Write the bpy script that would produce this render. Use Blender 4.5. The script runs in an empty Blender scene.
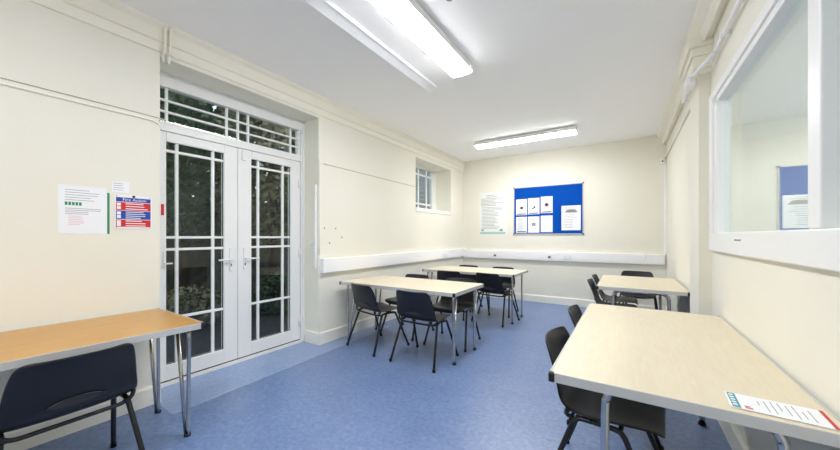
import bpy, bmesh, math, random
from mathutils import Vector, Matrix
random.seed(7)
C = bpy.context.scene.collection
PI = math.pi

# ------------------------------------------------------------------ helpers
def lin(r, g, b):
    f = lambda c: (c/255/12.92) if c/255 <= .04045 else ((c/255+.055)/1.055)**2.4
    return (f(r), f(g), f(b), 1)

def mat(name, rgb, rough=.5, metal=0, spec=.5, noise=None, bump=None, emit=None):
    m = bpy.data.materials.new(name); m.use_nodes = True
    nt = m.node_tree; b = nt.nodes['Principled BSDF']
    col = lin(*rgb)
    b.inputs['Base Color'].default_value = col
    b.inputs['Roughness'].default_value = rough
    b.inputs['Metallic'].default_value = metal
    b.inputs['Specular IOR Level'].default_value = spec
    tc = nt.nodes.new('ShaderNodeTexCoord')
    if noise:
        rgb2, scale, detail, stretch = noise
        mp = nt.nodes.new('ShaderNodeMapping'); mp.inputs['Scale'].default_value = stretch
        n = nt.nodes.new('ShaderNodeTexNoise'); n.inputs['Scale'].default_value = scale
        n.inputs['Detail'].default_value = detail
        r = nt.nodes.new('ShaderNodeValToRGB')
        r.color_ramp.elements[0].position = .35; r.color_ramp.elements[1].position = .68
        r.color_ramp.elements[0].color = col; r.color_ramp.elements[1].color = lin(*rgb2)
        nt.links.new(tc.outputs['Object'], mp.inputs['Vector']); nt.links.new(mp.outputs[0], n.inputs['Vector'])
        nt.links.new(n.outputs['Fac'], r.inputs['Fac']); nt.links.new(r.outputs['Color'], b.inputs['Base Color'])
    if bump:
        scale, strength = bump
        n2 = nt.nodes.new('ShaderNodeTexNoise'); n2.inputs['Scale'].default_value = scale
        bp = nt.nodes.new('ShaderNodeBump'); bp.inputs['Strength'].default_value = strength; bp.inputs['Distance'].default_value = .01
        nt.links.new(tc.outputs['Object'], n2.inputs['Vector']); nt.links.new(n2.outputs['Fac'], bp.inputs['Height'])
        nt.links.new(bp.outputs['Normal'], b.inputs['Normal'])
    if emit:
        b.inputs['Emission Color'].default_value = lin(*emit[0]); b.inputs['Emission Strength'].default_value = emit[1]
    return m

def glass(name, tint, mirror):
    """thin pane: lets light straight through, mirrors part of it"""
    m = bpy.data.materials.new(name); m.use_nodes = True
    nt = m.node_tree; nt.nodes.clear()
    o = nt.nodes.new('ShaderNodeOutputMaterial'); mx = nt.nodes.new('ShaderNodeMixShader')
    t = nt.nodes.new('ShaderNodeBsdfTransparent'); t.inputs[0].default_value = (*tint, 1)
    g = nt.nodes.new('ShaderNodeBsdfGlossy'); g.inputs['Roughness'].default_value = 0.0
    g.inputs['Color'].default_value = (.95, .98, .98, 1)
    lw = nt.nodes.new('ShaderNodeLayerWeight'); lw.inputs['Blend'].default_value = .5
    pw = nt.nodes.new('ShaderNodeMath'); pw.operation = 'POWER'; pw.inputs[1].default_value = 5
    ma = nt.nodes.new('ShaderNodeMath'); ma.operation = 'MULTIPLY_ADD'; ma.inputs[1].default_value = 1-mirror; ma.inputs[2].default_value = mirror
    nt.links.new(lw.outputs['Facing'], pw.inputs[0]); nt.links.new(pw.outputs[0], ma.inputs[0])
    nt.links.new(ma.outputs[0], mx.inputs[0]); nt.links.new(t.outputs[0], mx.inputs[1]); nt.links.new(g.outputs[0], mx.inputs[2])
    nt.links.new(mx.outputs[0], o.inputs[0])
    return m

class MB:
    """collects shapes and links them as ONE mesh object"""
    def __init__(s): s.bm = bmesh.new()
    def box(s, a, b, bevel=0):
        (x0, y0, z0), (x1, y1, z1) = a, b
        x0, x1 = min(x0, x1), max(x0, x1); y0, y1 = min(y0, y1), max(y0, y1); z0, z1 = min(z0, z1), max(z0, z1)
        t = bmesh.new()
        v = [t.verts.new(p) for p in ((x0,y0,z0),(x1,y0,z0),(x1,y1,z0),(x0,y1,z0),(x0,y0,z1),(x1,y0,z1),(x1,y1,z1),(x0,y1,z1))]
        for f in ((3,2,1,0),(4,5,6,7),(0,1,5,4),(1,2,6,5),(2,3,7,6),(3,0,4,7)): t.faces.new([v[i] for i in f])
        if bevel: bmesh.ops.bevel(t, geom=t.edges[:], offset=bevel, segments=2, profile=.5, affect='EDGES')
        s.merge(t); return s
    def merge(s, t, mx=None):
        me = bpy.data.meshes.new('tmp'); t.to_mesh(me); t.free()
        if mx is not None: me.transform(mx)
        s.bm.from_mesh(me); bpy.data.meshes.remove(me)
    def tube(s, pts, r, seg=10, smooth=0, caps=True):
        pts = [Vector(p) for p in pts]
        if smooth and len(pts) > 2:
            P = [pts[0]*2-pts[1]] + pts + [pts[-1]*2-pts[-2]]; out = []
            for i in range(1, len(P)-2):
                for k in range(smooth):
                    t = k/smooth; a, b, c, d = P[i-1], P[i], P[i+1], P[i+2]
                    out.append(.5*((2*b)+(c-a)*t+(2*a-5*b+4*c-d)*t*t+(-a+3*b-3*c+d)*t**3))
            pts = out + [pts[-1]]
        rings = []; up = None
        for i, p in enumerate(pts):
            d = (pts[min(i+1, len(pts)-1)]-pts[max(i-1, 0)]).normalized()
            if up is None: up = d.orthogonal().normalized()
            up = (up - d*up.dot(d)).normalized(); w = d.cross(up)
            rings.append([s.bm.verts.new(p + r*(math.cos(2*PI*k/seg)*up + math.sin(2*PI*k/seg)*w)) for k in range(seg)])
        for a, b in zip(rings, rings[1:]):
            for k in range(seg):
                f = s.bm.faces.new((a[k], a[(k+1) % seg], b[(k+1) % seg], b[k])); f.smooth = True
        if caps:
            s.bm.faces.new(rings[0][::-1]); s.bm.faces.new(rings[-1])
        return s
    def prism(s, prof, axis, a, b):
        """extrude a 2-D profile along an axis; the other two axes keep x,y,z order"""
        def P(q, t):
            l = list(q); l.insert(axis, t); return l
        A = [s.bm.verts.new(P(q, a)) for q in prof]; B = [s.bm.verts.new(P(q, b)) for q in prof]
        n = len(prof)
        for i in range(n): s.bm.faces.new((A[i], A[(i+1) % n], B[(i+1) % n], B[i]))
        s.bm.faces.new(A[::-1]); s.bm.faces.new(B); return s
    def lathe(s, prof, c, seg=20, axis=2):
        rings = []
        for r, h in prof:
            ring = []
            for k in range(seg):
                q = [r*math.cos(2*PI*k/seg), r*math.sin(2*PI*k/seg)]; q.insert(axis, h)
                ring.append(s.bm.verts.new(Vector(q)+Vector(c)))
            rings.append(ring)
        for a, b in zip(rings, rings[1:]):
            for k in range(seg): s.bm.faces.new((a[k], a[(k+1) % seg], b[(k+1) % seg], b[k])).smooth = True
        s.bm.faces.new(rings[0][::-1]); s.bm.faces.new(rings[-1]); return s
    def build(s, name, m, parent=None):
        bmesh.ops.recalc_face_normals(s.bm, faces=s.bm.faces[:])
        me = bpy.data.meshes.new(name); s.bm.to_mesh(me); s.bm.free()
        me.materials.append(m)
        o = bpy.data.objects.new(name, me); C.objects.link(o)
        if parent: o.parent = parent
        return o

def tag(o, label=None, cat=None, group=None, kind=None):
    if label: o['label'] = label
    if cat: o['category'] = cat
    if group: o['group'] = group
    if kind: o['kind'] = kind
    return o
def thing(name, label, cat, loc=(0, 0, 0), rz=0, group=None, kind=None):
    o = bpy.data.objects.new(name, None); C.objects.link(o)
    o.location = loc; o.rotation_euler = (0, 0, rz); o.empty_display_size = .1
    return tag(o, label, cat, group, kind)
def copy_tree(o, parent=None):
    c = o.copy(); C.objects.link(c)
    if parent: c.parent = parent
    for ch in [x for x in o.children]: copy_tree(ch, c)
    return c
def text_bm(mb, body, size, mx, depth=.0006):
    """lettering as mesh, laid out in local XY and moved by mx"""
    cu = bpy.data.curves.new('t', 'FONT'); cu.body = body; cu.size = size; cu.extrude = depth
    cu.align_x = 'CENTER'; cu.align_y = 'CENTER'; cu.resolution_u = 2
    o = bpy.data.objects.new('t', cu); C.objects.link(o)
    bpy.context.view_layer.update()
    me = bpy.data.meshes.new_from_object(o.evaluated_get(bpy.context.evaluated_depsgraph_get()))
    me.transform(mx); mb.bm.from_mesh(me)
    bpy.data.objects.remove(o); bpy.data.curves.remove(cu); bpy.data.meshes.remove(me)

# ------------------------------------------------------------------ materials
M = {}
M['wall'] = mat('cream_paint', (233, 230, 216), .75, spec=.2, noise=((236, 233, 220), 1.2, 3, (1, 1, 1)), bump=(60, .05))
M['coving'] = mat('cream_gloss', (241, 237, 222), .5, spec=.3)
M['ceil'] = mat('ceiling_paint', (252, 251, 248), .85, spec=.1, bump=(30, .04))
M['white'] = mat('white_upvc', (236, 236, 234), .35, spec=.4)
M['skirt'] = mat('skirting_gloss', (240, 238, 228), .4, spec=.4)
M['trunk'] = mat('white_pvc_trunking', (243, 243, 243), .4, spec=.4)
M['gap'] = mat('dark_gap', (70, 66, 60), .8)
M['alu'] = mat('brushed_aluminium_edge', (204, 204, 201), .5, metal=.25)
M['chrome'] = mat('chrome', (205, 203, 200), .18, metal=1)
M['maple'] = mat('pale_maple_laminate', (221, 209, 182), .38, spec=.4, noise=((226, 215, 190), 5, 6, (12, 1.6, 1)))
M['oak'] = mat('orange_oak_laminate', (184, 136, 70), .33, spec=.45, noise=((196, 151, 82), 6, 6, (12, .8, 1)))
M['under'] = mat('table_underside', (70, 66, 62), .6)
M['black'] = mat('black_plastic', (22, 22, 24), .45)
M['shell'] = mat('black_polypropylene', (26, 26, 31), .36, spec=.45, bump=(400, .05))
M['slot'] = mat('slot_plastic', (64, 58, 56), .45)
M['steel'] = mat('dark_painted_steel', (22, 20, 21), .35, spec=.5)
M['rubber'] = mat('black_rubber', (14, 14, 14), .7)
M['paper'] = mat('white_paper', (240, 241, 243), .7, spec=.15)
M['ink'] = mat('grey_ink', (150, 152, 156), .8, spec=.1)
M['dink'] = mat('dark_ink', (60, 60, 66), .8, spec=.1)
M['red'] = mat('sign_red', (205, 30, 38), .45)
M['blue'] = mat('sign_blue', (28, 60, 160), .45)
M['green'] = mat('sign_green', (40, 135, 90), .5)
M['teal'] = mat('leaflet_teal', (70, 150, 160), .5)
M['palegreen'] = mat('pale_green_print', (165, 205, 190), .6)
M['pinkink'] = mat('pink_ink', (222, 180, 180), .7)
M['felt'] = mat('blue_felt', (14, 76, 168), .95, spec=.05, bump=(500, .2))
M['diff'] = mat('lit_diffuser', (245, 246, 250), .4, emit=((250, 251, 255), 11.0))
M['dull'] = mat('grey_metal', (140, 140, 140), .4, metal=.4)
M['shade_scuff'] = mat('grey_shade_and_scuffs', (150, 146, 138), .8, noise=((188, 184, 172), 9, 5, (1, 1, 1)))
M['bark'] = mat('bark', (62, 52, 42), .9)
M['leaf'] = mat('dark_leaf', (58, 78, 56), .6, noise=((66, 84, 46), 1.5, 2, (1, 1, 1)))
M['leaf2'] = mat('olive_leaf', (150, 142, 110), .7, noise=((60, 66, 46), 1.2, 2, (1, 1, 1)))
M['litter'] = mat('leaf_litter_ground', (20, 19, 20), .9, noise=((50, 48, 46), 14, 6, (1, 1, 1)))
M['brickout'] = mat('dark_garden_wall', (72, 66, 60), .9, noise=((92, 84, 76), 6, 4, (1, 1, 1)))
M['dglass'] = glass('door_glass', (.86, .90, .88), .026)
M['iglass'] = glass('screen_glass', (.95, .985, .975), .30)
M['wood'] = mat('weathered_slat', (120, 118, 116), .8)

def floor_material():
    m = bpy.data.materials.new('blue_marbled_lino'); m.use_nodes = True
    nt = m.node_tree; b = nt.nodes['Principled BSDF']
    b.inputs['Roughness'].default_value = .36; b.inputs['Specular IOR Level'].default_value = .9
    tc = nt.nodes.new('ShaderNodeTexCoord')
    n1 = nt.nodes.new('ShaderNodeTexNoise'); n1.inputs['Scale'].default_value = 34; n1.inputs['Detail'].default_value = 8; n1.inputs['Roughness'].default_value = .7
    n1.inputs['Distortion'].default_value = .6
    r1 = nt.nodes.new('ShaderNodeValToRGB')
    r1.color_ramp.elements[0].position = .33; r1.color_ramp.elements[1].position = .70
    r1.color_ramp.elements[0].color = lin(86, 112, 160); r1.color_ramp.elements[1].color = lin(126, 148, 186)
    n2 = nt.nodes.new('ShaderNodeTexNoise'); n2.inputs['Scale'].default_value = 3.2; n2.inputs['Detail'].default_value = 5
    mx = nt.nodes.new('ShaderNodeMix'); mx.data_type = 'RGBA'; mx.blend_type = 'MULTIPLY'
    r2 = nt.nodes.new('ShaderNodeValToRGB')
    r2.color_ramp.elements[0].position = .3; r2.color_ramp.elements[1].position = .7
    r2.color_ramp.elements[0].color = (.88, .89, .92, 1); r2.color_ramp.elements[1].color = (1, 1, 1, 1)
    nt.links.new(tc.outputs['Object'], n1.inputs['Vector']); nt.links.new(tc.outputs['Object'], n2.inputs['Vector'])
    nt.links.new(n1.outputs['Fac'], r1.inputs['Fac']); nt.links.new(n2.outputs['Fac'], r2.inputs['Fac'])
    mx.inputs['Factor'].default_value = 1
    nt.links.new(r1.outputs['Color'], mx.inputs['A']); nt.links.new(r2.outputs['Color'], mx.inputs['B'])
    nt.links.new(mx.outputs['Result'], b.inputs['Base Color'])
    return m
M['floor'] = floor_material()

# ------------------------------------------------------------------ room (metres; Y runs along the left wall)
XL, XR, YB, YF, ZC = -3.03, .55, 6.50, -3.0, 2.91
DY0, DY1, DZ = 1.012, 2.535, 2.66          # door recess
WY0, WY1, WZ0, WZ1 = 4.60, 5.91, 1.70, 2.63  # small window recess
IY0, IY1, IZ0, IZ1 = .25, 3.20, 1.165, 2.31  # internal window opening
XO = -3.46                                   # outside face of left wall
def struct(name, mb, m, label, cat):
    return tag(mb.build(name, m), label, cat, kind='structure')

b = MB().box((XO, YF-.15, -.1), (XR+.15, YB+.15, 0))
struct('floor', b, M['floor'], 'blue marbled lino floor of the room', 'floor')
b = MB().box((XO, YF-.15, ZC), (XR+.15, YB+.15, ZC+.1))
struct('ceiling', b, M['ceil'], 'plain white painted ceiling', 'ceiling')
b = MB()
b.box((XO, YF, 0), (XL, DY0, ZC)); b.box((XO, DY0, DZ), (XL, DY1, ZC)); b.box((XO, DY1, 0), (XL, WY0, ZC))
b.box((XO, WY0, 0), (XL, WY1, WZ0)); b.box((XO, WY0, WZ1), (XL, WY1, ZC)); b.box((XO, WY1, 0), (XL, YB, ZC))
struct('wall_left', b, M['wall'], 'long cream wall with the double doors and a small recessed window', 'wall')
b = MB().box((XO, YB, 0), (XR+.15, YB+.15, ZC))
struct('wall_back', b, M['wall'], 'cream end wall with the blue noticeboard', 'wall')
b = MB()
b.box((XR, YF, 0), (XR+.15, YB, IZ0)); b.box((XR, YF, IZ1), (XR+.15, YB, ZC))
b.box((XR, YF, IZ0), (XR+.15, IY0, IZ1)); b.box((XR, IY1, IZ0), (XR+.15, YB, IZ1))
struct('wall_right', b, M['wall'], 'cream wall on the right with the internal window', 'wall')
b = MB().box((XO, YF-.15, 0), (XR+.15, YF, ZC))
struct('wall_front', b, M['wall'], 'cream wall behind the viewpoint', 'wall')

# pilaster with its moulded capital
b = MB().box((.477, 3.285, 0), (XR, 3.69, ZC))
struct('trim_1', b, M['wall'], 'cream pilaster projecting from the right wall beside the window', 'pilaster')
b = MB()
b.box((.455, 3.265, 2.53), (XR, 3.71, 2.57), .004); b.box((.44, 3.25, 2.57), (XR, 3.725, 2.66), .004); b.box((.425, 3.235, 2.66), (XR, 3.74, 2.72), .004); b.box((.405, 3.215, 2.72), (XR, 3.76, 2.79), .004)
struct('trim_2', b, M['coving'], 'stepped cream capital on top of the pilaster', 'capital')
# cornices
prof = [(XR, 2.775), (.50, 2.75), (.485, 2.77), (.48, 2.83), (.43, 2.87), (.42, ZC), (XR, ZC)]
struct('trim_3', MB().prism(prof, 1, YF, YB), M['coving'], 'cream cornice along the top of the right wall', 'cornice')
prof = [(XL, 2.69), (XL+.012, 2.69), (XL+.016, 2.70), (XL+.016, 2.762), (XL+.026, 2.765), (XL+.030, 2.772), (XL+.030, 2.86), (XL+.05, 2.885), (XL+.055, ZC), (XL, ZC)]
struct('trim_4', MB().prism(prof, 1, YF, YB), M['coving'], 'stepped cream cornice along the top of the left wall', 'cornice')
# skirting
sk = lambda x, d: [(x, 0), (x+d*.018, 0), (x+d*.018, .125), (x+d*.008, .14), (x, .14)]
b = MB().prism(sk(XL, 1), 1, YF, DY0); b.prism(sk(XL, 1), 1, DY1, YB-.019)
b.box((-3.26, DY1-.014, 0), (XL+.018, DY1, .14))
struct('baseboard_left', b, M['skirt'], 'white skirting board along the left wall', 'skirting')
b = MB().prism([(YB, 0), (YB-.018, 0), (YB-.018, .12), (YB-.008, .135), (YB, .135)], 0, XL+.019, XR-.019)
struct('baseboard_back', b, M['skirt'], 'white skirting board along the end wall', 'skirting')
b = MB().prism(sk(XR, -1), 1, YF, 3.284); b.prism(sk(XR, -1), 1, 3.69, YB-.019); b.box((.459, 3.267, 0), (.477, 3.708, .14)); b.box((.477, 3.267, 0), (XR-.018, 3.285, .14))
struct('baseboard_right', b, M['skirt'], 'white skirting board along the right wall', 'skirting')
# welded lino strip in front of the doors
b = MB().prism([(-3.33, DY0), (XL, DY0), (XL, .985), (-2.715, .985), (-2.80, 3.6), (XL+.02, 3.6), (XL+.02, DY1-.015), (-3.33, DY1-.015)], 2, 0, .0012)
M['floor2'] = M['floor'].copy(); M['floor2'].name = 'paler_lino_strip'
for n in M['floor2'].node_tree.nodes:
    if n.type == 'VALTORGB' and n.color_ramp.elements[0].color[0] < .5:
        n.color_ramp.elements[0].color = lin(120, 144, 186); n.color_ramp.elements[1].color = lin(156, 174, 206)
struct('trim_5', b, M['floor2'], 'paler strip of blue lino welded in at the doors', 'floor strip')
# grey patch painting in table shade and scuffs low on the right wall
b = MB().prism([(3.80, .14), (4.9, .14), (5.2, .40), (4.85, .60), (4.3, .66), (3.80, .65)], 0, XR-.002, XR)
struct('trim_6', b, M['shade_scuff'], 'grey patch of painted shade and scuffs low on the right wall under the far table', 'wall patch')

# ------------------------------------------------------------------ double doors, X face -3.33
XD = -3.33
fr = MB()
fr.box((XD-.05, .945, 0), (XD+.03, 1.005, DZ)); fr.box((XD-.05, 2.497, 0), (XD+.03, DY1, DZ))
fr.box((XD-.05, 1.005, 2.565), (XD+.03, 2.497, DZ)); fr.box((XD-.05, 1.005, 2.170), (XD+.025, 2.497, 2.235), .006)
fr.box((XD-.05, 1.005, 0), (XD+.05, 2.497, .024))
# small step mouldings of the frame
fr.box((XD+.03, 2.515, 0), (XD+.045, DY1, DZ))
struct('trim_7', fr, M['white'], 'white frame around the double doors', 'door frame')
struct('trim_8', MB().box((XD-.04, 1.008, .0245), (XD+.014, 2.494, .0355)), M['gap'], 'dark strip drawn as the shaded gap along the foot of the double doors', 'gap strip')  # dark strip painting in the shade of the gap under the leaves

def bars_and_pane(parent, y0, y1, z0, z1, vb, hb, x=XD, w=.011):
    g = MB()
    for y in vb: g.box((x-.022, y-w, z0), (x+.004, y+w, z1), .002)
    for z in hb: g.box((x-.021, y0, z-w), (x+.003, y1, z+w), .002)
    g.build('glazing_bars', M['white'], parent)
    p = MB().box((x-.016, y0-.003, z0-.003), (x-.012, y1+.003, z1+.003)).build('pane', M['dglass'], parent)
    return p

def leaf(name, y0, y1, hinge_y, sgn, label):
    t = thing(name, label, 'door', (0, 0, 0), kind='structure')
    gy0, gy1, gz0, gz1 = y0+.14, y1-.128, .165, 2.085
    f = MB()
    f.box((XD-.04, y0, .036), (XD+.02, gy0, 2.166), .004); f.box((XD-.04, gy1, .036), (XD+.02, y1, 2.166), .004)
    f.box((XD-.04, gy0, .036), (XD+.02, gy1, gz0), .004); f.box((XD-.04, gy0, gz1), (XD+.02, gy1, 2.166), .004)
    f.build('leaf_frame', M['white'], t)
    bd = MB()   # rubber gasket line around the glass
    for a, c in (((gy0, gz0), (gy0+.006, gz1)), ((gy1-.006, gz0), (gy1, gz1)), ((gy0, gz0), (gy1, gz0+.006)), ((gy0, gz1-.006), (gy1, gz1))):
        bd.box((XD-.011, a[0], a[1]), (XD-.003, c[0], c[1]))
    bd.build('gasket', M['black'], t)
    bars_and_pane(t, gy0, gy1, gz0, gz1, (gy0+.085, gy1-.092), (gz1-.075, 1.262, 1.158, .56))
    hy = (y1-.068) if sgn < 0 else (y0+.068)
    h = MB().box((XD+.02, hy-.016, .93), (XD+.031, hy+.016, 1.16), .005).build('handle', M['white'], t)
    l = MB().tube([(XD+.03, hy, 1.045), (XD+.062, hy, 1.045), (XD+.066, hy+sgn*.02, 1.045), (XD+.066, hy+sgn*.13, 1.042)], .009, 8).build('lever', M['white'], h)
    MB().box((XD+.031, hy-.005, .975), (XD+.033, hy+.005, 1.0)).build('keyhole', M['gap'], h)
    for z in (.25, 1.07, 1.9):
        MB().tube([(XD+.028, hinge_y, z-.05), (XD+.028, hinge_y, z+.05)], .012, 8).build('hinge', M['white'], t)
    return t
leaf('door_1', 1.010, 1.749, 1.03, -1, 'left leaf of the white double doors with small panes')
d2 = leaf('door_2', 1.753, 2.492, 2.475, 1, 'right leaf of the white double doors with small panes')
MB().box((XD+.02, 1.79, 2.05), (XD+.035, 1.83, 2.155), .004).build('latch', M['white'], d2)
w1 = thing('window_1', 'wide barred fanlight above the double doors', 'window', kind='structure')
bars_and_pane(w1, 1.04, 2.472, 2.248, 2.545, (1.16, 1.655, 1.765, 1.87, 2.375), (2.343, 2.440), w=.009)
f = MB(); f.box((XD-.04, 1.005, 2.235), (XD+.022, 2.497, 2.248), .002); f.box((XD-.04, 1.005, 2.545), (XD+.030, 2.497, 2.565))
f.box((XD-.04, 1.005, 2.248), (XD+.012, 1.04, 2.545), .003); f.box((XD-.04, 2.472, 2.248), (XD+.012, 2.497, 2.545), .003)
f.build('window_frame', M['white'], w1)

# small window deep in the left wall
w2 = thing('window_2', 'small barred window in a deep reveal high on the left wall', 'window', kind='structure')
XW = -3.40
f = MB(); y0, y1, z0, z1 = 4.62, 5.91, 1.82, 2.60
f.box((XW-.04, y0-.02, z0-.12), (XW+.02, y1, z0), .004); f.box((XW-.04, y0-.02, z1), (XW+.02, y1, z1+.03), .004)
f.box((XW-.04, y0-.02, z0), (XW+.02, y0+.06, z1), .004); f.box((XW-.04, y1-.17, z0), (XW+.02, y1, z1), .004)
f.build('window_frame', M['white'], w2)
bars_and_pane(w2, y0+.06, y1-.17, z0, z1, (5.26, 5.56), (z0+.09, z1-.12), x=XW, w=.016)
MB().box((XW+.02, WY0+.005, WZ0+.001), (XL+.012, WY1-.003, WZ0+.07), .006).build('window_sill', M['skirt'], w2)

# internal window in the right wall
w3 = thing('window_3', 'white framed internal window in the right wall', 'window', kind='structure')
f = MB()
xf = XR-.028
f.box((xf, IY0, IZ0), (XR+.05, IY1, 1.295), .006)                     # deep bottom rail
f.box((xf, 3.09, 1.295), (XR+.05, IY1, IZ1), .006); f.box((xf+.012, 3.02, 1.295), (XR+.045, 3.09, 2.215), .005)
f.box((xf, IY0, 2.255), (XR+.05, 3.09, IZ1), .006); f.box((xf+.012, IY0, 2.215), (XR+.045, 3.02, 2.255), .005)
f.box((xf+.004, 1.565, 1.295), (XR+.045, 1.655, 2.215), .006)
f.box((xf, IY0, 1.295), (XR+.05, .40, 2.255), .006)
f.build('window_frame', M['white'], w3)
for a, c in ((1.655, 3.02), (.40, 1.565)):
    MB().box((XR+.020, a-.004, 1.290), (XR+.026, c+.004, 2.219)).build('pane', M['iglass'], w3)
MB().box((xf-.001, 2.40, 1.245), (xf, 2.52, 1.254)).build('sticker', M['ink'], w3)

# neighbouring room seen through it
b = MB()
b.box((3.2, -1.5, 0), (3.3, 7.5, ZC)); b.box((XR+.15, -1.6, 0), (3.3, -1.5, ZC)); b.box((XR+.15, 7.5, 0), (3.3, 7.6, ZC))
struct('wall_beyond', b, M['wall'], 'pale walls of the room behind the internal window', 'wall')
struct('ceiling_beyond', MB().box((XR+.15, -1.6, ZC), (3.3, 7.6, ZC+.1)), M['ceil'], 'ceiling of the room behind the internal window', 'ceiling')
struct('floor_beyond', MB().box((XR+.15, -1.6, -.1), (3.3, 7.6, 0)), M['floor'], 'floor of the room behind the internal window', 'floor')

# ------------------------------------------------------------------ trunking, sockets, conduits
t = thing('cable_trunking', 'white dado cable trunking along the left wall past the doors', 'trunking', (XL, 2.56, .842))
MB().box((0, 0, 0), (.055, YB-2.56, .165), .004).build('channel', M['trunk'], t)
MB().box((.055, .02, .030), (.058, YB-2.56-.056, .135), .001).build('lid', M['trunk'], t)
MB().box((-.0, -.004, -.004), (.06, .03, .17), .004).build('end_cap', M['trunk'], t)
t = thing('cable_trunking', 'white dado cable trunking along the end wall under the noticeboard', 'trunking', (XL+.056, YB, .815))
MB().box((0, -.055, 0), (3.25, 0, .165), .004).build('channel', M['trunk'], t)
MB().box((.01, -.058, .030), (3.24, -.055, .135), .001).build('lid', M['trunk'], t)
MB().box((3.252, -.052, .002), (3.50, 0, .163), .004).build('end_section', M['trunk'], t)
def socket(x, y, z, rz, label, double=True):
    t = thing('wall_socket', label, 'socket', (x, y, z), rz, 'sockets on the trunking')
    w = .073 if double else .043
    MB().box((-w, -.009, -.043), (w, 0, .043), .003).build('faceplate', M['white'], t)
    if not double: MB().box((-.022, -.0105, -.034), (.022, -.009, -.002), .0005).build('port', M['gap'], t)
    for s in ((-1, 1) if double else (0,)):
        MB().box((s*.035-.006, -.013, .012), (s*.035+.006, -.009, .03), .001).build('switch', M['trunk'], t)
        h = MB()
        for dx, dz in ((-.011, -.022), (.011, -.022), (0, -.004)): h.box((s*.035+dx-.003, -.0096, dz-.004), (s*.035+dx+.003, -.009, dz+.004))
        h.build('pin_holes', M['gap'], t) if double else h.bm.free()
socket(-2.28, YB-.0585, .90, 0, 'socket on the end wall trunking below the pale poster', False)
socket(-1.22, YB-.0585, .90, 0, 'single socket with dark pin holes below the middle of the noticeboard', False)
socket(-.90, YB-.0585, .90, 0, 'double socket below the right half of the noticeboard')
socket(XL+.0585, 5.55, .90, PI/2, 'socket on the left wall trunking below the small window', True)
# shadow gap fixings of the old wall: small plug holes
for i, (y, z) in enumerate(((2.62, 1.37), (2.80, 1.37), (2.70, 1.19), (2.90, 1.26))):
    o = MB().lathe([(.009, 0), (.007, .002)], (XL, y, z), 10, 0).build('plug_hole', M['gap'])
    tag(o, ['upper dark plug hole in the left wall nearest the doors', 'upper dark plug hole in the left wall right of its twin', 'lower dark plug hole in the left wall close above the trunking', 'dark plug hole in the left wall farthest from the doors'][i], 'hole', 'plug holes in the left wall')

def cable(name, pts, r, m, label, cat='cable', smooth=6):
    return tag(MB().tube(pts, r, 8, smooth).build(name, m), label, cat)
M['cablew'] = mat('off_white_cable', (238, 235, 224), .5)
M['cableg'] = mat('grey_cable', (176, 172, 160), .5)
cable('wall_cable', [(XL+.003, -1.5, 2.182), (XL+.003, 0, 2.182), (XL+.003, .97, 2.182), (XL+.004, 1.005, 2.165), (XL-.05, DY0+.006, 2.15), (XL-.28, DY0+.008, 2.14)], .0035, M['cableg'], 'upper thin cable run along the left wall into the door recess')
cable('wall_cable', [(XL+.004, -1.5, 2.150), (XL+.004, .5, 2.150), (XL+.004, .9, 2.152), (XL+.004, .99, 2.14), (XL-.05, DY0+.008, 2.115), (XL-.27, DY0+.01, 2.08)], .009, M['cablew'], 'lower thicker cream cable on the left wall beside the doors')
cable('wall_cable', [(XL+.004, 2.60, 2.135), (XL+.004, 3.2, 2.13), (XL+.004, 4.59, 2.12)], .004, M['cableg'], 'thin grey cable from the door reveal to the small window')
cable('wall_cable', [(XL+.004, 2.60, 2.135), (XL+.005, 2.555, 2.13), (XL+.005, 2.545, 2.08), (XL+.005, 2.545, 1.05)], .005, M['cablew'], 'white cable dropping down the corner of the door reveal')
MBt = MB().box((XL-.055, DY1-.022, .90), (XL-.03, DY1, 1.88), .003)
tag(MBt.build('mini_trunking', M['trunk']), 'thin white upright trunking inside the door reveal', 'trunking')
t = thing('door_holder', 'small white hook fixed on the right reveal of the doors', 'hook', (XL-.09, DY1, 1.15))
MB().box((-.015, -.012, -.06), (.015, 0, .06), .003).build('plate', M['white'], t)
MB().tube([(0, -.012, .03), (0, -.05, .03), (0, -.055, .05)], .006, 8).build('hook', M['white'], t)
t = thing('door_stay', 'small white stay on the left door frame under the red tab', 'door stay', (XD+.02, 1.145, 1.07))
MB().box((0, -.02, -.07), (.012, .0, .07), .003).build('plate', M['white'], t)
MB().tube([(.01, -.01, -.03), (.04, -.01, -.03), (.045, .035, -.03)], .007, 8).build('arm', M['white'], t)
tag(MB().box((XD+.02, 1.112, 1.45), (XD+.026, 1.132, 1.545), .001).build('warning_tab', M['red']), 'small red upright tab on the left edge of the doors', 'tab')
# paired conduit drop at the corner of the door recess
t = thing('conduit_drop', 'short cream conduit pair dropping from the ceiling above the doors', 'conduit', (XL+.05, 1.03, 2.62))
MB().tube([(-.044, 0, 0), (-.03, 0, .06), (-.006, 0, .08), (-.006, 0, .24), (.01, .01, .275)], .011, 8, 3).build('pipe', M['coving'], t)
MB().tube([(-.044, .035, 0), (-.03, .035, .06), (-.006, .035, .08), (-.006, .035, .24), (.01, .045, .275)], .011, 8, 3).build('pipe', M['coving'], t)
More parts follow.
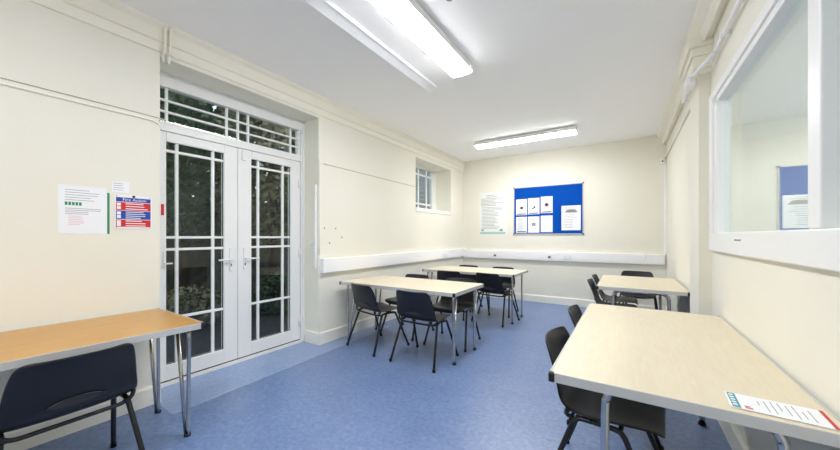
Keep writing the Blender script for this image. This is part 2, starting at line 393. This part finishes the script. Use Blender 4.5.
# conduit along the right wall, round the pilaster and down the far corner
t = thing('wall_conduit', 'white conduit running along the right wall and round the pilaster', 'conduit', (XR, 0, 2.545))
MB().tube([(-.03, -1.0, 0), (-.03, 2.78, 0), (-.035, 2.95, -.005), (-.115, 3.19, -.045), (-.125, 3.26, -.05), (-.11, 3.75, -.05), (-.05, 3.85, -.02), (-.02, 4.0, 0)], .014, 10, 5).build('pipe', M['trunk'], t)
MB().box((-.155, 3.26, -.09), (-.095, 3.36, -.03), .006).build('junction_box', M['trunk'], t)
MB().tube([(-.010, 3.98, 0), (-.010, YB-.02, 0)], .008, 8).build('thin_conduit', M['cablew'], t)
MB().box((-.05, 2.72, -.018), (0, 2.75, .018), .004).build('clip', M['trunk'], t)
tag(MB().box((XR-.035, YB-.03, .98), (XR, YB, 2.50), .004).build('mini_trunking', M['trunk']), 'white upright trunking in the far right corner', 'trunking')
t = thing('motion_sensor', 'small white motion sensor high in the far right corner', 'sensor', (.495, YB, 2.49))
MB().box((-.03, -.045, -.055), (.03, 0, .055), .012).build('housing', M['white'], t)
MB().lathe([(.012, 0), (.010, -.006), (.004, -.009)], (0, -.045, -.01), 12, 1).build('lens', M['black'], t)

# ------------------------------------------------------------------ ceiling lights
def luminaire(L, label, loc, rz):
    t = thing('ceiling_light', label, 'light', loc, rz, 'lit fluorescent ceiling lights')
    MB().box((-.107, -L/2, -.072), (.107, L/2, -.012), .004).box((-.06, -L/2+.1, -.012), (.06, L/2-.1, 0)).build('body', M['white'], t)
    prof = [(-.105*math.cos(a), -.072-.020*math.sin(a)**.7) for a in [PI*k/14 for k in range(0, 15)]]
    d = MB().prism(prof, 1, -L/2+.012, L/2-.012).build('diffuser', M['diff'], t)
    for s in (-1, 1):
        MB().prism([(x*1.01, z*1.01) for x, z in prof], 1, s*L/2-.012*(s > 0), s*L/2+.012*(s < 0)).build('end_cap', M['white'], t)
    return t
nl = luminaire(1.56, 'long lit fluorescent light on the near ceiling pointing away', (-1.33, 2.06, ZC), 0)
MB().box((-.012, .12, -.097), (-.004, .18, -.0915), .001).build('clip', M['dull'], nl)
luminaire(1.60, 'lit fluorescent light at the far end, set across the room', (-1.41, 5.31, ZC), PI/2)
luminaire(1.56, 'unseen fluorescent fill light added behind the viewpoint, in line with the near one', (-1.33, -.9, ZC), 0)  # out of view, added as fill to brighten the room evenly
luminaire(1.56, 'farther unseen fluorescent light added to brighten the room behind the internal window', (2.0, 4.6, ZC), 0)  # unseen, added so the neighbouring room shows brighter through the glass
luminaire(1.56, 'nearer unseen fluorescent light added to brighten the room behind the internal window', (2.0, 2.0, ZC), 0)  # likewise unseen, added to brighten the neighbouring room
t = thing('ceiling_batten', 'unlit white batten strip on the ceiling left of the near light', 'batten', (-1.775, 2.18, ZC))
MB().prism([(-.052, 0), (-.052, -.052), (-.045, -.057), (.026, -.026), (.026, 0)], 1, -.88, .88).build('channel', M['trunk'], t)
MB().box((.032, -.87, -.034), (.045, .86, 0), .003).build('lip', M['trunk'], t)
o = MB().lathe([(.012, -.05), (.022, -.045), (.022, -.02), (.035, -.012), (.035, 0)], (-1.0, 1.93, ZC), 16).build('ceiling_hook', M['dull'])
tag(o, 'small grey ceiling fitting right of the near light', 'ceiling fitting')

# ------------------------------------------------------------------ tables
def make_table(topmat, label, loc, rz, L=1.53, W=.765, Z=.725, splayed=True, shift=0):
    """long side along local Y, origin on the floor under its centre"""
    t = thing('folding_table', label, 'table', loc, rz, 'folding tables in the room')
    MB().box((-W/2+.006, -L/2+.006, Z-.030), (W/2-.006, L/2-.006, Z), .002).build('tabletop', topmat, t)
    e = MB()
    for s in (-1, 1):
        e.box((s*(W/2-.006), -L/2+.018, Z-.036), (s*W/2, L/2-.018, Z+.0012), .0015)
        e.box((-W/2+.018, s*(L/2-.006), Z-.036), (W/2-.018, s*L/2, Z+.0012), .0015)
        e.box((s*(W/2-.006), -L/2+.018, Z-.036), (s*(W/2-.03), L/2-.018, Z-.031))
        e.box((-W/2+.03, s*(L/2-.006), Z-.036), (W/2-.03, s*(L/2-.03), Z-.031))
    e.build('edge_trim', M['alu'], t)
    for sx in (-1, 1):
        for sy in (-1, 1):
            MB().box((sx*(W/2-.022), sy*(L/2-.022), Z-.038), (sx*(W/2+.003), sy*(L/2+.003), Z+.0005), .006).build('corner_cap', M['black'], t)
    for sy in (-1, 1):
        y = sy*(L/2-.055); zt = Z-.049
        if not splayed:                       # plain U frame of thicker tube
            y = sy*(L/2-.11); zt = Z-.05
            MB().tube([(shift-.17, y, zt), (shift+.17, y, zt)], .0155, 14).build('crossbar', M['chrome'], t)
            for sx in (-1, 1):
                l = MB().tube([(shift+sx*a, y, z) for a, z in ((.168, zt), (.195, zt-.003), (.225, zt-.020), (.240, zt-.048), (.245, zt-.09), (.247, .3), (.25, .012))], .0155, 14, 4).build('leg', M['chrome'], t)
                MB().lathe([(.022, 0), (.022, .016), (.017, .022)], (shift+sx*.25, y, 0), 12).build('foot', M['rubber'], l)
                MB().box((shift+sx*.20, y-sy*.02, Z-.060), (shift+sx*.23, y-sy*.09, Z-.031), .004).build('hinge_bracket', M['black'], t)
            continue
        MB().tube([(-W/2+.15, y, zt), (W/2-.15, y, zt)], .0125, 12).build('crossbar', M['chrome'], t)
        for sx in (-1, 1):
            if sx > 0:     # straight tube outside, stay leaning inwards
                g = MB().tube([(W/2-.155, y, zt), (W/2-.112, y, zt-.003), (W/2-.090, y, zt-.018), (W/2-.083, y, zt-.05), (W/2-.090, y, .3), (W/2-.095, y, .012)], .0115, 12, 4)
                g.tube([(W/2-.195, y-sy*.024, zt+.022), (W/2-.150, y-sy*.014, .32), (W/2-.116, y-sy*.004, .012)], .0115, 12)
                fx = W/2-.104
            else:          # straight tube inside, stay leaning outwards
                g = MB().tube([(-W/2+.20, y, zt), (-W/2+.18, y, zt-.003), (-W/2+.160, y, zt-.018), (-W/2+.155, y, zt-.05), (-W/2+.160, y, .3), (-W/2+.162, y, .012)], .0115, 12, 4)
                g.tube([(-W/2+.055, y-sy*.024, zt+.020), (-W/2+.10, y-sy*.014, .32), (-W/2+.142, y-sy*.004, .012)], .0115, 12)
                fx = -W/2+.152
            l = g.build('leg', M['chrome'], t)
            MB().lathe([(.019, 0), (.019, .016), (.014, .022)], (fx, y, 0), 12).build('foot', M['rubber'], l)
        for sx in (-1, 1):
            MB().box((sx*(W/2-.22), y-sy*.02, Z-.060), (sx*(W/2-.19), y-sy*.09, Z-.031), .004).build('hinge_bracket', M['black'], t)
    return t
tab = make_table(M['maple'], 'pale maple folding table standing out from the left wall beyond the doors', (-2.155, 3.148, 0), -PI/2, L=1.55)
def table_copy(label, loc, rz, sy=1, sx=1):
    c = copy_tree(tab); c.location = loc; c.rotation_euler.z = rz; c.scale = (sx, sy, 1); c['label'] = label
    return c
table_copy('pale maple folding table nearest the end wall and noticeboard, on the left', (-2.105, 4.945, 0), -PI/2, .99)
make_table(M['maple'], 'large pale maple folding table in the right foreground with the leaflet on it', (.141, 2.166, 0), math.radians(-.3), L=1.60, W=.795, splayed=False, shift=.038)
make_table(M['maple'], 'pale maple folding table against the right wall at its far end', (.125, 4.655, 0), 0, L=1.24, W=.80, splayed=False)
make_table(M['oak'], 'orange oak folding table against the left wall before the doors', (-2.635, .225, 0), math.radians(-.8), W=.745)

# ------------------------------------------------------------------ chairs
def shell_mesh():
    prof = [(.218, .398), (.214, .418), (.195, .432), (.12, .434), (.03, .426), (-.06, .420), (-.125, .424), (-.172, .445), (-.200, .485), (-.220, .54), (-.244, .60), (-.269, .66), (-.291, .712), (-.300, .732), (-.303, .739)]
    hw = [.165, .200, .213, .222, .228, .232, .234, .236, .234, .226, .220, .211, .199, .184, .158]
    N = 10; bm = bmesh.new(); rows = []
    for (y, z), w in zip(prof, hw):
        row = []
        for k in range(N+1):
            u = -1+2*k/N; a = abs(u)
            s = max(0, min(1, (z-.43)/.2)) if y < -.1 else 0
            dy = .040*s*a**2.2                       # wings of the back come forward
            dz = (1-s)*(.016*a**3)
            row.append(bm.verts.new((u*w, y+dy, z+dz)))
        rows.append(row)
    for a, b2 in zip(rows, rows[1:]):
        for k in range(N): bm.faces.new((a[k], a[k+1], b2[k+1], b2[k])).smooth = True
    bmesh.ops.recalc_face_normals(bm, faces=bm.faces[:])
    me = bpy.data.meshes.new('shell'); bm.to_mesh(me); bm.free()
    o = bpy.data.objects.new('shell', me); C.objects.link(o)
    so = o.modifiers.new('s', 'SOLIDIFY'); so.thickness = .008; so.offset = 0
    su = o.modifiers.new('u', 'SUBSURF'); su.levels = 1; su.render_levels = 1
    bpy.context.view_layer.update()
    me2 = bpy.data.meshes.new_from_object(o.evaluated_get(bpy.context.evaluated_depsgraph_get()))
    bpy.data.objects.remove(o)
    for p in me2.polygons: p.use_smooth = True
    me2.name = 'seat_shell'; me2.materials.clear(); me2.materials.append(M['shell'])
    return me2
def make_chair():
    t = thing('stacking_chair', '', 'chair', (0, 0, 0), 0, 'black moulded stacking chairs')
    sh = bpy.data.objects.new('seat_shell', shell_mesh()); C.objects.link(sh); sh.parent = t
    # moulded crescent hand slot low on the back
    def back_y(x, z):
        P = [(.445, -.172), (.485, -.200), (.54, -.220), (.60, -.244)]
        for (za, ya), (zb, yb) in zip(P, P[1:]):
            if z <= zb: break
        y = ya+(yb-ya)*(z-za)/(zb-za)
        return y+.040*max(0, min(1, (z-.43)/.2))*(abs(x)/.226)**2.2
    bm = bmesh.new(); rows = []
    for r in range(4):
        row = []
        for k in range(15):
            u = -1+k/7; x = u*.098
            lo, hi = .492+.010*u*u, .518+.012*(1-u*u)-.012*u*u
            z = lo+(hi-lo)*r/3
            row.append(bm.verts.new((x, back_y(x, z)-.0065-.002*(r == 3), z)))
        rows.append(row)
    for a, c in zip(rows, rows[1:]):
        for k in range(14): bm.faces.new((a[k], a[k+1], c[k+1], c[k])).smooth = True
    top = [v.co.copy() for v in rows[3]]
    g = MB(); g.merge(bm); g.build('slot_recess', M['slot'], sh)
    MB().tube(top, .005, 8).build('hand_slot', M['shell'], sh)
    for sx in (-1, 1):
        for nm, top, foot in (('front', .075, .235), ('rear', -.125, -.265)):
            g = MB().tube([(sx*.205, -.05, .412), (sx*.207, top*.75-.008, .410), (sx*.211, top, .392), (sx*.216, top+(foot-top)*.14, .345), (sx*.254, foot, .010)], .0125, 8, 4)
            l = g.build('leg', M['steel'], t)
            MB().lathe([(.015, 0), (.015, .022), (.012, .03)], (sx*.254, foot, 0), 10).build('foot_cap', M['rubber'], l)
    g = MB().tube([(-.228, -.150, .452), (-.215, -.160, .425), (-.18, -.165, .405), (-.10, -.165, .402), (.10, -.165, .402), (.18, -.165, .405), (.215, -.160, .425), (.228, -.150, .452)], .010, 8, 4)
    g.tube([(-.20, -.12, .398), (-.20, -.163, .408)], .010, 8); g.tube([(.20, -.12, .398), (.20, -.163, .408)], .010, 8)
    g.build('rear_crossbar', M['steel'], t)
    MB().tube([(-.192, .06, .400), (.192, .06, .400)], .010, 8).build('front_crossbar', M['steel'], t)
    return t
chair = make_chair()
used = False
def put_chair(x, y, face, label):
    """face: direction the sitter looks, degrees from +Y, counter-clockwise"""
    global used
    c = chair if not used else copy_tree(chair)
    used = True
    c.location = (x, y, 0); c.rotation_euler.z = math.radians(face); c['label'] = label
put_chair(-2.365, .395, 92, 'black moulded chair tucked at the orange table, seen from behind')
put_chair(-2.44, 2.92, -12, 'black chair on the door side of the middle left table, nearer the wall')
put_chair(-1.765, 2.865, 0, 'black chair on the door side of the middle left table, nearer its free end')
put_chair(-2.45, 3.50, 180, 'black chair on the far side of the middle left table, nearer the wall')
put_chair(-1.76, 3.47, 184, 'black chair on the far side of the middle left table, nearer its free end')
put_chair(-2.34, 4.70, 4, 'black chair on the near side of the end wall table, nearer the left wall')
put_chair(-1.66, 4.73, -10, 'black chair on the near side of the end wall table, at its free end')
put_chair(-2.45, 5.235, 180, 'black chair between table and end wall, nearer the left wall, back edge showing')
put_chair(-1.80, 5.235, 180, 'black chair between table and end wall, nearer the free table end')
put_chair(-.065, 1.885, -95, 'nearest black chair at the left side of the large foreground table')
put_chair(-.06, 2.63, -90, 'second black chair at the large foreground table, mostly hidden behind it')
put_chair(-.10, 4.47, -90, 'nearer of two black chairs on the left side of the far right table')
put_chair(-.09, 5.02, -90, 'farther of two black chairs on the left side of the far right table')
put_chair(.14, 5.68, 180, 'black chair at the far end of the far right table, only its top showing')

# ------------------------------------------------------------------ notices, board, leaflet
# frames: u to the viewer's right, v up, w out of the wall
def wall_mx(origin, side):
    if side == 'left':   R = Matrix(((0, 0, 1, 0), (1, 0, 0, 0), (0, 1, 0, 0), (0, 0, 0, 1)))      # u=+Y, v=Z, w=+X
    elif side == 'back': R = Matrix(((1, 0, 0, 0), (0, 0, -1, 0), (0, 1, 0, 0), (0, 0, 0, 1)))     # u=+X, v=Z, w=-Y
    else:                R = Matrix.Identity(4)                                                    # lying flat
    return Matrix.Translation(origin) @ R
def flat(rects, name, m, parent, w0, w1):
    g = MB()
    for u0, v0, u1, v1 in rects: g.box((u0, v0, w0), (u1, v1, w1))
    return g.build(name, m, parent)
def lines(u0, u1, v1, v0, n, h, seed):
    r = random.Random(seed); out = []
    for i in range(n):
        v = v1-(v1-v0)*i/max(1, n-1); out.append((u0, v-h/2, u0+(u1-u0)*r.uniform(.6, 1), v+h/2))
    return out
def notice(name, label, cat, origin, side, w, h, group=None, m='paper', thick=.0012):
    t = thing(name, label, cat, group=group); t.matrix_world = wall_mx(origin, side)
    flat([(0, 0, w, h)], 'sheet', M[m], t, .0002, thick)
    return t
# left wall
t = notice('notice', 'white printed notice on the left wall with a green edge strip', 'notice', (XL+.0005, .482, 1.288), 'left', .229, .315)
flat([(.229, 0, .242, .285)], 'green_strip', M['green'], t, .0002, .001)
flat([(.029+.016*k, .185, .041+.016*k, .207) for k in range(5)], 'safety_symbols', M['green'], t, .0012, .0016)
flat(lines(.03, .20, .285, .22, 5, .003, 1) + lines(.03, .20, .165, .13, 4, .003, 2), 'print', M['ink'], t, .0012, .0016)
flat(lines(.045, .13, .115, .06, 6, .003, 3), 'red_print', M['pinkink'], t, .0012, .0016)
t = notice('notice', 'small white slip pinned above the fire action sign', 'notice', (XL+.0005, .735, 1.585), 'left', .095, .075)
flat(lines(.008, .085, .06, .015, 4, .003, 4), 'print', M['ink'], t, .0012, .0016)
t = notice('fire_sign', 'white fire action sign with blue and red panels on the left wall', 'sign', (XL+.002, .748, 1.327), 'left', .212, .24, m='paper', thick=.003)
W = .212
flat([(.008, .192, W-.008, .222), (.008, .068, W-.008, .128)], 'blue_panel', M['blue'], t, .003, .0036)
flat([(.008, .131, W-.008, .188), (.008, .012, W-.008, .064)], 'red_panel', M['red'], t, .003, .0036)
flat([(.013, .138, .034, .158), (.013, .162, .034, .182), (.013, .075, .034, .096), (.013, .100, .034, .121), (.013, .017, .034, .058)], 'symbols', M['paper'], t, .0036, .0042)
flat(lines(.06, .19, .178, .142, 3, .006, 11) + lines(.06, .19, .119, .077, 4, .005, 12) + lines(.06, .19, .055, .02, 3, .006, 13), 'small_print', M['paper'], t, .0036, .0041)
g = MB(); text_bm(g, 'Fire Action', .03, Matrix.Translation((W/2+.005, .207, .0040))); g.build('lettering', M['paper'], t)
MB().lathe([(.009, .003), (.007, .008)], (W/2, .232, 0), 12).build('fixing', M['dink'], t)
for uu, vv in ((.012, .232), (W-.012, .232), (.012, .006), (W-.012, .006)):
    MB().lathe([(.003, .003), (.002, .005)], (uu, vv, 0), 8).build('screw', M['dink'], t)
# end wall
t = notice('poster', 'pale poster of small print with a green foot on the end wall', 'poster', (-2.64, YB-.0005, 1.30), 'back', .60, .90)
M['posterpaper'] = mat('thin_poster_paper', (236, 238, 234), .7, spec=.15)
t.children[0].data.materials[0] = M['posterpaper']
flat(lines(.15, .42, .835, .80, 2, .010, 21) + lines(.03, .54, .765, .62, 6, .009, 22) + lines(.05, .50, .58, .14, 16, .008, 23), 'print', M['ink'], t, .0012, .0016)
flat([(.01, .02, .56, .065)], 'green_foot', M['palegreen'], t, .0012, .0016)
flat([(.04, .085, .09, .12), (.44, .08, .50, .125)], 'small_pictures', M['ink'], t, .0012, .0016)
t = thing('noticeboard', 'blue felt noticeboard in an aluminium frame on the end wall', 'noticeboard'); t.matrix_world = wall_mx((-1.91, YB-.0005, 1.31), 'back')
BW, BH = 1.265, .94
flat([(.01, .01, BW-.01, BH-.01)], 'felt', M['felt'], t, .0, .012)
flat([(0, 0, BW, .016), (0, BH-.016, BW, BH), (0, .016, .016, BH-.016), (BW-.016, .016, BW, BH-.016)], 'frame', M['alu'], t, 0, .018)
for uu in (0, BW):
    for vv in (0, BH):
        MB().box((uu-.02 if uu else -.006, vv-.02 if vv else -.006, 0), (uu+.006 if uu else .02, vv+.006 if vv else .02, .022), .003).build('corner_cap', M['black'], t)
def a4(u, v, label, deco, w=.215, h=.315, seed=0):
    t = notice('notice', label, 'notice', (-1.91+u, YB-.0128, 1.31+v), 'back', w, h, 'sheets pinned on the blue noticeboard')
    if deco != 'blank':
        flat(lines(.03, w-.03, h-.03, h-.075, 3, .006, seed), 'print', M['ink'], t, .0012, .0016)
    if deco == 'sheet':
        flat(lines(.03, w-.03, h-.10, .05, 9, .006, seed+1), 'fine_print', M['ink'], t, .0012, .0016)
    if deco == 'blank':
        flat(lines(.03, w-.03, h-.03, .04, 12, .004, seed+1), 'faint_print', M['palegreen'], t, .0012, .0016)
    if deco == 'spot': MB().lathe([(.028, .0012), (.028, .0016)], (w/2, h*.45, 0), 18).build('dark_spot', M['dink'], t); flat([(w/2+.02, h*.42, w/2+.045, h*.48)], 'small_mark', M['dink'], t, .0012, .0016)
    if deco == 'stroke': flat([(w/2-.03, h*.32, w/2+.0, h*.40), (w/2-.0, h*.37, w/2+.03, h*.5)], 'dark_picture', M['dink'], t, .0012, .0016)
    if deco == 'ring':
        MB().lathe([(.046, .0012), (.046, .0015)], (w/2, h*.5, 0), 20).build('red_ring', M['pinkink'], t)
        MB().lathe([(.030, .0015), (.030, .0018)], (w/2, h*.5, 0), 16).build('dark_centre', M['dink'], t)
    if deco == 'square': flat([(w/2-.035, h*.42, w/2+.035, h*.62)], 'grey_square', M['ink'], t, .0012, .0016)
    if deco in ('spot', 'stroke', 'ring', 'sheet'): flat([(.02, .012, w-.02, .03)], 'dark_foot', M['dink'], t, .0012, .0016)
    return t
a4(.05, .385, 'white sheet with one dark spot, top left on the noticeboard', 'spot', seed=31)
a4(.285, .395, 'white sheet with a slanted dark picture, top middle of the six', 'stroke', seed=33)
a4(.525, .41, 'white sheet with a round ringed picture, top right of the six', 'ring', seed=35)
a4(.05, .035, 'closely printed sheet with a dark foot, bottom left on the noticeboard', 'sheet', seed=37)
a4(.285, .035, 'white sheet with a grey square, bottom middle of the six', 'square', seed=39)
a4(.525, .045, 'faintly printed plain sheet, bottom right of the six', 'blank', seed=41)
t = a4(.895, .075, 'largest white sheet with a dark crest, alone at the board right', 'none', w=.325, h=.455, seed=43)
flat([(.06, .325, .27, .35), (.08, .35, .25, .375), (.11, .375, .22, .385)], 'dark_crest', M['dull'], t, .0012, .0016)
flat(lines(.04, .28, .29, .05, 9, .006, 44), 'fine_print', M['ink'], t, .0012, .0016)
# leaflet on the foreground table
t = thing('leaflet', 'white leaflet with teal and red ends lying on the large foreground table', 'leaflet', (.282, 1.402, .7268), math.radians(-3))
flat([(0, 0, .225, .125)], 'sheet', M['paper'], t, 0, .0012)
flat([(.006, .004, .026, .121)], 'teal_strip', M['teal'], t, .0012, .0016)
flat([(.216, 0, .225, .125)], 'red_strip', M['red'], t, .0012, .0016)
flat([(.009, .02+.02*k, .020, .03+.02*k) for k in range(5)], 'white_marks', M['paper'], t, .0016, .0019)
g = MB()
for k, (a, c) in enumerate(((.06, .09), (.02, .10), (.02, .11), (.05, .11), (.03, .10), (.02, .11), (.03, .08), (.02, .10))): g.box((.075+.016*k, a, .0012), (.0772+.016*k, c, .0016))
g.build('print', M['ink'], t)
flat([(.036, .012, .054, .02), (.036, .024, .05, .03)], 'red_mark', M['red'], t, .0012, .0016)

# ------------------------------------------------------------------ outside the doors
b = MB().box((-14, -6, -.25), (XO-.001, 14, -.12))
struct('ground_outside', b, M['litter'], 'dark leaf strewn ground outside the doors', 'ground')
def leaves(n, c, rad, size, seed, mb):
    r = random.Random(seed)
    for i in range(n):
        d = Vector((r.gauss(0, 1), r.gauss(0, 1), r.gauss(0, 1))).normalized()*r.uniform(.55, 1)
        p = Vector(c)+Vector((d.x*rad[0], d.y*rad[1], d.z*rad[2]))
        a = Vector((r.gauss(0, 1), r.gauss(0, 1), r.gauss(0, .6))).normalized(); q = a.orthogonal().normalized()
        s = size*r.uniform(.6, 1.3)
        v = [mb.bm.verts.new(p+x) for x in (-a*s, q*s*.5, a*s, -q*s*.5)]
        mb.bm.faces.new(v)
def tree(x, y, h, rad, n, m, label, seed, name='garden_tree', cat='tree'):
    t = thing(name, label, cat, (x, y, -.12), group='greenery outside the doors')
    MB().tube([(0, 0, 0), (.05, .03, h*.4), (-.04, .05, h*.8)], .09 if h > 2 else .03, 8, 4).build('trunk', M['bark'], t)
    g = MB(); leaves(n, (0, 0, h), rad, .09 if h > 2 else .035, seed, g); g.build('foliage', m, t)
tree(-6.6, 1.6, 2.9, (1.4, 1.45, 1.7), 8500, M['leaf'], 'dense dark green tree filling the left door panes', 3)
tree(-7.0, 4.5, 3.0, (1.5, 1.3, 1.8), 6500, M['leaf2'], 'olive brown tree behind the right door panes', 4)
tree(-7.2, 7.4, 2.9, (1.5, 1.45, 1.8), 5000, M['leaf'], 'dark tree behind the right edge of the doors', 5)
tree(-8.05, 3.1, 3.2, (.6, 1.5, 2.0), 4500, M['leaf'], 'dark ivy clad tree close to the garden wall, between the others', 9)
tree(-5.4, 3.6, .35, (.45, .5, .4), 1800, M['leaf'], 'low green shrub seen through the right door leaf', 6, 'garden_shrub', 'shrub')
tree(-5.6, 2.2, .3, (.5, .5, .35), 1500, M['leaf2'], 'low brownish shrub seen through the left door leaf', 8, 'garden_shrub', 'shrub')
o = MB().box((-8.9, -5, -.12), (-8.7, 13, 2.1)).build('garden_wall', M['brickout']); tag(o, 'dark garden wall beyond the trees', 'wall')
t = thing('slat_fence', 'grey slatted fence outside the small high window', 'fence', (-4.6, 5.0, -.12))
g = MB()
for k in range(26): g.box((0, 0, .2+k*.115), (.02, 4.2, .306+k*.115))
g.build('slats', M['wood'], t)
g = MB()
for yy in (.05, 1.4, 2.8, 4.15): g.box((.02, yy-.04, 0), (.09, yy+.04, 3.2))
g.build('posts', M['wood'], t)

# ------------------------------------------------------------------ sky, camera, view
w = bpy.data.worlds.new('sky'); bpy.context.scene.world = w; w.use_nodes = True
bg = w.node_tree.nodes['Background']; bg.inputs[0].default_value = (.78, .88, 1, 1); bg.inputs[1].default_value = .5
cam = bpy.data.cameras.new('camera'); co = bpy.data.objects.new('camera', cam); C.objects.link(co)
co.location = (0, 0, 1.27); co.rotation_euler = (PI/2, 0, math.radians(32.61))
cam.sensor_width = 36; cam.lens = 36*322/840; cam.shift_y = 11.5/840; cam.clip_start = .02
sc = bpy.context.scene; sc.camera = co
sc.view_settings.view_transform = 'Standard'; sc.view_settings.look = 'None'; sc.view_settings.gamma = 1
sc.view_settings.use_curve_mapping = False; sc.view_settings.exposure = 2.06
sc.cycles.max_bounces = 12; sc.cycles.diffuse_bounces = 8; sc.cycles.transparent_max_bounces = 12
